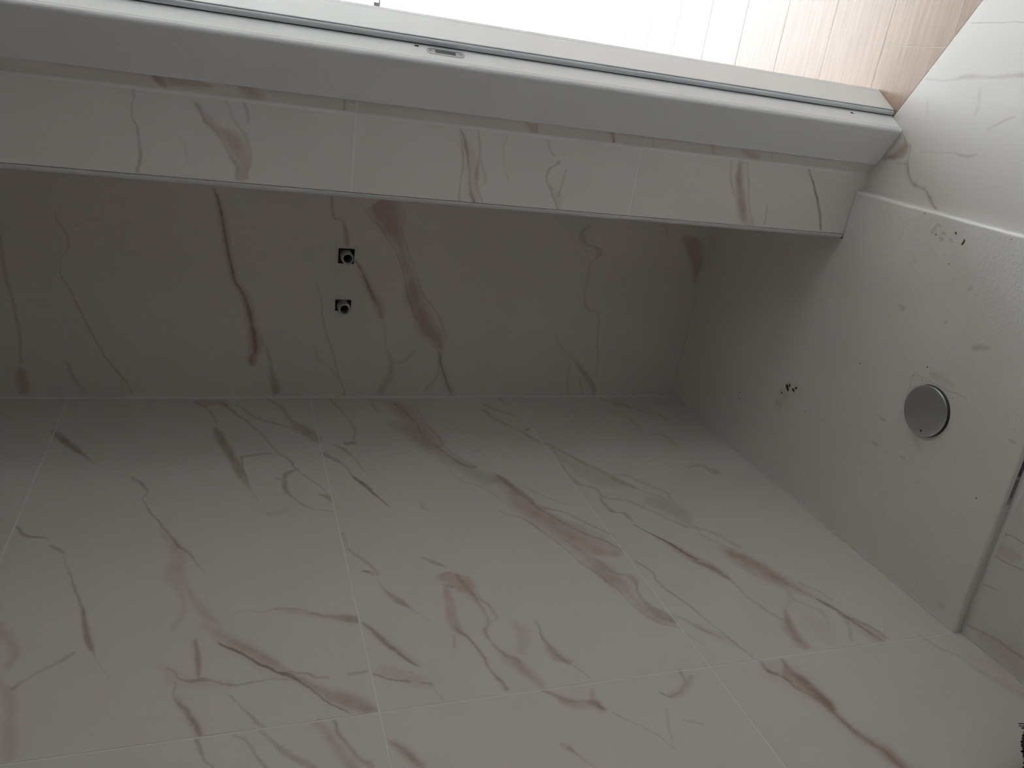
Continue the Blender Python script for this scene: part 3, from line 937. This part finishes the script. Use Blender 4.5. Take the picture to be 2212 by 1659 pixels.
# ------------------------------------------------------------------ bathroom floor
thr_p = (SC - NV * 0.0440)[:2]                # threshold line under the door leaf
nb = NV[:2]
fl = tag(box('floor', -0.1, 2.0, -3.1, 0.0, -0.15, FZ - PROUD, M_GROUT), kind='structure')
for (a0, a1, b0, b1) in ((0.7945, 1.3945, -1.2015, -0.30), (1.3945, 1.9945, -1.2015, -0.30), (0.0, 0.6, -2.4015, -1.2015), (0.6, 1.2, -2.4015, -1.2015),
                         (1.2, 1.8, -2.4015, -1.2015), (0.0, 0.6, -3.0, -2.4015), (0.6, 1.2, -3.0, -2.4015), (1.2, 1.8, -3.0, -2.4015)):
    poly = clip(rect(a0 + GAP, a1 - GAP, b0 + GAP, b1 - GAP), thr_p + nb * 0.0008, nb)
    if b1 > -1:          # stays clear of the return
        poly = clip(poly, np.array([0, YS - 0.001]), np.array([0, -1.0]))
    if len(poly) < 3:
        continue
    xs, ys = [p[0] for p in poly], [p[1] for p in poly]
    st = touching(V_FLOOR, F_FLOOR, min(xs), max(xs), min(ys), max(ys))
    mt = veined('white_marble_print', F_FLOOR, st, rough=0.22) if st else M_TILE
    prism('tile', F_FLOOR, poly, -PROUD, 0.0, mt, fl)

# remaining shell of the bathroom (behind and beside the camera)
P_END = SC + HV * 1.13
tag(box('wall_right', 1.80, 1.90, -3.1, float(P_END[1]) + 0.03, FZ, CEIL, M_UNSEEN), kind='structure')
tag(box('wall_rear', -0.1, 1.9, -3.1, -3.0, FZ, CEIL, M_UNSEEN), kind='structure')
tag(sweep_z('ceiling', [(-0.1, -3.1), (1.9, -3.1), (1.9, float(P_END[1])), *[tuple(q[:2]) for q in (P_END, SC)], (0.687, YS), (0.687, 0.1), (-0.1, 0.1)], CEIL, CEIL + 0.12, M_UNSEEN), kind='structure')
tag(sweep_z('ceiling_hall', [(4.35, -1.3), (4.35, 2.2), (0.687, 2.2), (0.687, YS + 0.0005), tuple((SC + NV * -0.0005)[:2]), tuple((P_END - NV * 0.0005)[:2]), (1.9005, float(P_END[1])), (1.9005, -1.3)], CEIL, CEIL + 0.12, M_PAINT), kind='structure')

# ------------------------------------------------------------------ hall with its wooden floor and the tall window
hf = tag(box('floor_hall', 0.80, 4.35, -1.6, WIN_Y + 0.12, -0.16, FZ - 0.003, M_DARK), kind='structure')
random.seed(3)
y0 = -0.6895 - 0.1985 * 4
row = 0
while y0 < WIN_Y - 0.02:
    y1 = min(y0 + 0.1985, WIN_Y - 0.0002)
    xj = 1.118 if abs(y0 + 0.6895) < 0.01 else 1.118 + [0.62, 1.05, 0.55, 0.83, 0.41, 0.95, 0.70][row % 7]
    cuts = [xj - 1.28 * 2, xj - 1.28, xj, xj + 1.28, xj + 2.56, xj + 3.84]
    for c0, c1 in zip(cuts, cuts[1:]):
        c0, c1 = max(c0, 0.905), min(c1, 4.195)
        if c1 - c0 < 0.05:
            continue
        poly = clip(rect(c0 + 0.0004, c1 - 0.0004, y0 + 0.0003, y1 - 0.0003), thr_p - nb * 0.0012, -nb)
        if len(poly) < 3:
            continue
        prism('plank', F_FLOOR, poly, -0.003, 0.0, M_WOOD, hf, bevel=0.0007, seg=1)
    y0 += 0.1985
    row += 1
# little mortar edge between tiles and wood
XH = float((SC - NV * 0.125)[0])
tag(box('wall_hall_left', XH - 0.10, XH, 0.0005, WIN_Y, FZ, CEIL, M_PAINT), kind='structure')
tag(box('wall_hall_right', 4.20, 4.32, -1.25, WIN_Y, FZ, CEIL, M_PAINT), kind='structure')
tag(box('wall_hall_front', 1.905, 4.20, -1.25, -1.15, FZ, CEIL, M_PAINT), kind='structure')
WX0, WX1, WZ1 = 0.93, 3.97, 2.27
w = tag(plate_with_holes('wall_hall_window', Frame((0, WIN_Y, 0), (1, 0, 0), (0, 0, 1), (0, -1, 0)), XH - 0.1, 4.32, -0.16, CEIL,
                         [(WX0, WX1, FZ - 0.002, WZ1)], -0.12, 0.0, M_PAINT), kind='structure')
win = tag(empty('window_1', (2.45, WIN_Y + 0.06, FZ)), kind='structure')
box('window_frame', WX0 + 0.0005, WX0 + 0.05, WIN_Y + 0.03, WIN_Y + 0.09, FZ, WZ1 - 0.0005, M_LACQ, win)
box('window_frame', WX1 - 0.05, WX1 - 0.0005, WIN_Y + 0.03, WIN_Y + 0.09, FZ, WZ1 - 0.0005, M_LACQ, win)
box('window_frame', WX0 + 0.05, WX1 - 0.05, WIN_Y + 0.03, WIN_Y + 0.09, WZ1 - 0.05, WZ1 - 0.0005, M_LACQ, win)
box('window_frame', 2.425, 2.475, WIN_Y + 0.03, WIN_Y + 0.09, FZ + 0.0008, WZ1 - 0.05, M_LACQ, win)
box('sill', WX0 + 0.05, WX1 - 0.05, WIN_Y + 0.0002, WIN_Y + 0.1195, FZ - 0.0015, FZ + 0.0004, M_LACQ, win)
box('pane', WX0 + 0.05, 2.425, WIN_Y + 0.057, WIN_Y + 0.063, FZ + 0.0008, WZ1 - 0.05, M_GLASS, win)
box('pane', 2.475, WX1 - 0.05, WIN_Y + 0.057, WIN_Y + 0.063, FZ + 0.0008, WZ1 - 0.05, M_GLASS, win)
tag(box('ground_terrace', -6, 9, WIN_Y + 0.121, 16, -0.2, FZ - 0.004, M_PAVE), kind='structure')

# thin rail outside the window
rail = tag(empty('balcony_rail', (1.75, 2.40, FZ)), 'thin grey metal rail standing outside the bright hall window', 'railing')
YR, ZR = 2.40, 0.679
lathe('rail', [(0.0001, 0), (0.004, 0), (0.004, 1.9), (0.0001, 1.9)], (0.80, YR, ZR), (1, 0, 0), M_ALU, rail, 12)
for x in (0.80, 2.70):
    lathe('post', [(0.0001, 0), (0.016, 0), (0.016, ZR - FZ + 0.02), (0.0001, ZR - FZ + 0.02)], (x, YR, FZ - 0.004), (0, 0, 1), M_ALU, rail, 16)
box('clamp', 1.139, 1.157, YR - 0.008, YR + 0.008, ZR + 0.003, ZR + 0.030, M_ALU, rail, 0.001)

# ------------------------------------------------------------------ shower tray
tray = tag(empty('shower_tray', (0.40, -0.6, FZ)), 'white stone-effect rectangular shower tray set between the tiled walls', 'shower tray')
FRONT_R = -1.176          # the front edge is cut a little out of square
tray_poly = [(0.0006, -0.0006), (0.0006, -TRAY_L), (TRAY_W, FRONT_R), (TRAY_W, YS - 0.0012), (0.6765, YS - 0.0012), (0.6765, -0.0006)]
m_tray = veined('white_stone_composite', F_TRAY, V_TRAY, base=(0.87, 0.835, 0.80), rough=0.42, wobble=0.004, bump=0.8, speckle=0.22, gain=1.35)


def tray_body():
    bm = bmesh.new()
    uv = bm.loops.layers.uv.new('plane')
    lo = [bm.verts.new((x, y, FZ + 0.0003)) for x, y in tray_poly]
    hi = [bm.verts.new((x, y, 0.0)) for x, y in tray_poly]
    n = len(lo)
    bm.faces.new(lo); bm.faces.new(hi)
    for i in range(n):
        bm.faces.new((lo[i], lo[(i + 1) % n], hi[(i + 1) % n], hi[i]))
    bmesh.ops.recalc_face_normals(bm, faces=bm.faces)
    # rounded rim on the two open sides only
    ed = [e for e in bm.edges if all(v in hi for v in e.verts) and
          (all(v.co.y < -1.1 for v in e.verts) or all(abs(v.co.x - TRAY_W) < 1e-6 for v in e.verts))]
    bmesh.ops.bevel(bm, geom=ed, offset=0.0065, segments=5, profile=0.5, affect='EDGES')
    for f in bm.faces:
        for lp in f.loops:
            lp[uv].uv = (lp.vert.co.x, lp.vert.co.y)
    return finish('tray_body', bm, m_tray, tray)


body = tray_body()
# faint silicone joint round the walls
prism('silicone_joint', F_TRAY, rect(0.0006, 0.0046, -TRAY_L + 0.01, -0.0006), 0.0, 0.0012, M_GROUT, tray)
prism('silicone_joint', F_TRAY, rect(0.0046, 0.6765, -0.0046, -0.0006), 0.0, 0.0012, M_GROUT, tray)
# stickers on the tray's front edge: a dark printed one and a pale one with two lines of tiny print
fd = np.array([TRAY_W, FRONT_R + TRAY_L, 0.0]); fd /= np.linalg.norm(fd)
F_FRONT = Frame((0, -TRAY_L, 0), fd, (0, 0, 1), (fd[1], -fd[0], 0))
lab = prism('edge_sticker', F_FRONT, rect(0.302, 0.470, FZ + 0.0010, -0.0068), 0.00005, 0.0002, M_LABEL, body)
tag(lab, 'pale sticker with two rows of tiny dark print on the tray edge')
prism('printed_block', F_FRONT, rect(0.3640, 0.4680, FZ + 0.0015, -0.0072), 0.0002, 0.00025, M_LABELD, lab)
random.seed(11)
for zc in (-0.0090, -0.0138):
    x = 0.318
    bm = bmesh.new()
    while x < 0.357:
        l = random.uniform(0.001, 0.0026)
        vs = [bm.verts.new(F_FRONT.p(a, b, 0.0003)) for a, b in rect(x, x + l, zc - 0.0011, zc + 0.0011)]
        bm.faces.new(vs)
        x += l + 0.0005
    finish('print_line', bm, M_PRINT, lab)

# drain
dc = empty('drain_cover', (0.3955, -0.9575, 0.0))
tag(dc, 'round dull chrome drain cover standing on the shower tray', 'drain cover')
lathe('shade_ring', [(0.030, 0.0002), (0.0568, 0.0002), (0.0568, 0.0006), (0.030, 0.0006)], (0.3955, -0.9575, 0), (0, 0, 1), M_SHADE_JOINT, dc, 64, closed=True)  # flat dark ring, paints the shade round the raised lid
lathe('collar', [(0.034, 0.0006), (0.042, 0.0006), (0.042, 0.0058), (0.034, 0.0058)], (0.3955, -0.9575, 0), (0, 0, 1), M_DARK, dc, 48, closed=True)
lathe('lid', [(0, 0.0060), (0.0540, 0.0060), (0.0554, 0.0066), (0.0558, 0.0078), (0.0552, 0.0090), (0.0535, 0.0096), (0.040, 0.0102), (0, 0.0106)],
      (0.3955, -0.9575, 0), (0, 0, 1), M_CHROME, dc, 72)
lathe('spot', [(0, 0.0), (0.0026, 0.0), (0.0020, 0.0006), (0, 0.0008)], (0.353, -0.9665, 0.0100), (0, 0, 1), M_DIRT, dc, 10)

# ------------------------------------------------------------------ open water connections in the back wall
for k, (x, z, lab_) in enumerate(((0.4205, 1.1165, 'open grey pipe end in the tile hole nearer the door trim'),
                                  (0.2785, 1.1170, 'open grey pipe end in the tile hole nearer the left wall'))):
    t = tag(empty('pipe_end', (x, 0.0, z)), lab_, 'pipe fitting', 'water connections in the shower wall')
    ax = (0.0, -1.0, 0.0)
    prof = [(0.0160, -0.085), (0.0160, -0.004), (0.0168, -0.002), (0.0168, 0.024), (0.0162, 0.030), (0.0152, 0.0320), (0.0118, 0.0320)]
    for q in range(9):            # inner thread
        prof += [(0.0112, 0.0305 - q * 0.003), (0.0118, 0.029 - q * 0.003)]
    prof += [(0.0112, -0.085)]
    lathe('fitting', prof, (x, 0, z), ax, M_BRASS, t, 40, closed=True)
    lathe('bore', [(0, 0.004), (0.0110, 0.004), (0.0110, -0.08), (0, -0.08)], (x, 0, z), ax, M_DARK, t, 24)

# ------------------------------------------------------------------ building dirt on the tray
def crumb(name, px, py, ln, wd, ang, mat, label, group=None, hgt=0.4, seed=0, z=0.0):
    a, b = F_TRAY.px(px, py)
    sc = 1.0 / 1000.0
    rnd = random.Random(seed * 7 + int(px))
    bm = bmesh.new()
    bmesh.ops.create_icosphere(bm, subdivisions=2 if ln > 5 else 1, radius=0.5)
    ca, sa = math.cos(ang), math.sin(ang)
    for v in bm.verts:
        j = 1 + rnd.uniform(-0.3, 0.3)
        x, y, zz = v.co.x * ln * sc * j, v.co.y * wd * sc * j, max(v.co.z, -0.2) * wd * hgt * sc * j
        v.co = (x * ca - y * sa, x * sa + y * ca, zz)
    zmin = min(v.co.z for v in bm.verts)
    for v in bm.verts:
        v.co.z -= zmin
    bmesh.ops.recalc_face_normals(bm, faces=bm.faces)
    me = bpy.data.meshes.new(name); bm.to_mesh(me); bm.free()
    o = link(name, me, mat)
    o.location = (a, b, z + 0.00005)
    tag(o, label, 'dirt', group)
    return o


crumb('dirt_chip', 1701, 837, 19, 8, -2.3, M_DIRT, 'largest dark brown dirt chip, in the cluster beside the drain cover', seed=1)
crumb('dirt_chip', 1714, 843, 12, 5, -2.0, M_DIRT, 'slim dark brown chip touching the largest chip of the cluster', seed=2)
crumb('dirt_chip', 1720, 838, 10, 5, -0.6, M_RUST, 'curved rust-brown chip on the drain side of the dirt cluster', seed=3)
crumb('dirt_chip', 1706, 833, 9, 7, 0.3, M_RUST, 'small rust-brown chip on top edge of the dirt cluster', seed=4)
crumb('dirt_chip', 1689, 848, 7, 3.2, -2.2, M_DIRT, 'small lone dark chip just off the dirt cluster', seed=5)
crumb('dirt_chip', 2081, 524, 12, 4.5, -0.35, M_RUST, 'rusty brown flake near the tray rim by the door', seed=6)
crumb('dirt_chip', 2083, 520, 7, 3.4, 0.4, M_RUST, 'tiny rusty shard against the brown flake near the rim', seed=9)
crumb('dirt_chip', 2065, 504, 7, 3, -2.5, M_DIRT, 'black splinter of dirt close to the tray rim by the door', seed=7)
for i, (x, y, s, lb) in enumerate((
        (1999, 461, 2.8, 'dark dirt speck closest to the tray rim beside the door frame'),
        (1858, 785, 3.6, 'lone dark dirt speck between the dirt cluster and the drain cover'),
        (2003, 793, 3.2, 'round dark speck just outside the scratched square at the drain'),
        (1992, 821, 2.6, 'tiny speck inside the scratched square, almost touching the drain cover'),
        (1577, 853, 2.8, 'speck nearest the back corner in the group of three specks'),
        (1598, 847, 3.2, 'speck nearest the return in the group of three by the back corner'),
        (1597, 860, 3.6, 'largest speck in the group of three by the back corner'),
        (1739, 888, 2.8, 'lone tiny speck between the dirt cluster and the left wall'),
        (1516, 909, 3.4, 'speck on the left wall joint nearest the back corner'),
        (1563, 950, 4.2, 'larger speck on the left wall joint, second from the back corner'),
        (2109, 1076, 3.0, 'lone black speck between the drain cover and the stickered front edge'),
        (1997, 1315, 3.0, 'speck on the wall joint near the front corner of the tray'),
        (2022, 507, 3.0, 'small speck among the grey smudges beside the rusty flake'),
        (2050, 570, 2.6, 'small speck farther from the rim than the rusty flake'),
        (2185, 517, 2.4, 'speck along the tray rim at the very edge of the photo'),
        (2058, 861, 2.4, 'tiny speck on the open end of the scratch past the drain'),
        (1704, 826, 2.4, 'tiny speck just off the dirt cluster on the return side'),
        (1974, 811, 2.6, 'tiny speck on the corner of the scratched square by the drain'))):
    crumb('dirt_speck', x, y, s * 1.15, s * 0.85, i * 1.3, M_DIRT, lb, 'dirt specks on the shower tray', 0.5, i)

# ------------------------------------------------------------------ dark bristly brush on the floor against the left wall
br = tag(empty('scrubbing_brush', (0.06, -1.50, FZ)), 'dark brown bristled brush tip at the wall foot before the tray', 'brush')
F_BR = Frame((0.05, 0, 0), (0, -1, 0), (0, 0, 1), (1, 0, 0))
box('brush_block', 0.030, 0.075, -1.600, -1.500, FZ + 0.0002, 0.030, plain('dark_stained_wood', (0.05, 0.028, 0.018), 0.5), br, 0.006)


def bristles():
    bm = bmesh.new()
    rnd = random.Random(4)
    tips = [(2195, 1568, 1.0), (2197, 1571, 0.9), (2206, 1570, 1.5), (2208.5, 1575, 1.9)]
    edge = [(1586, 2207.5), (1600, 2205.2), (1612, 2205), (1625, 2207.5), (1640, 2210), (1650, 2210), (1662, 2206), (1690, 2206)]
    for k in range(70):
        y = 1586 + k * 1.45
        tips.append((float(np.interp(y, [e[0] for e in edge], [e[1] for e in edge])) + rnd.uniform(0, 1.2), y, 2.6))
        tips.append((2211 + rnd.uniform(0, 9), y + 0.7, 3.2))
    for x, y, r in tips:
        a, b = F_BR.px(x, y)
        tip = Vector(F_BR.p(a, b, rnd.uniform(-0.006, 0.006)))
        root = Vector((0.052 + rnd.uniform(-0.014, 0.014), -1.512 - 0.07 * max(0.0, (-tip.y - 1.47) / 0.09) + rnd.uniform(-0.004, 0.004), 0.028))
        rad = r * 0.0009
        d = (tip - root).normalized(); e1 = d.orthogonal().normalized(); e2 = d.cross(e1)
        rings = []
        for h, s in ((0, 0.8), (0.5, 1.0), (0.97, 1.0)):
            c = root.lerp(tip, h) + Vector((0, 0.004 * math.sin(h * 3.1), 0))
            rings.append([bm.verts.new(c + (e1 * math.cos(t) + e2 * math.sin(t)) * rad * s) for t in (0, 1.257, 2.513, 3.770, 5.027)])
        te = bm.verts.new(tip)
        for A, B in zip(rings, rings[1:]):
            for k in range(5):
                bm.faces.new((A[k], A[(k + 1) % 5], B[(k + 1) % 5], B[k]))
        for k in range(5):
            bm.faces.new((rings[-1][k], rings[-1][(k + 1) % 5], te))
    o = finish('bristles', bm, M_BRISTLE, br)
    o['kind'] = 'stuff'
    return o


bristles()
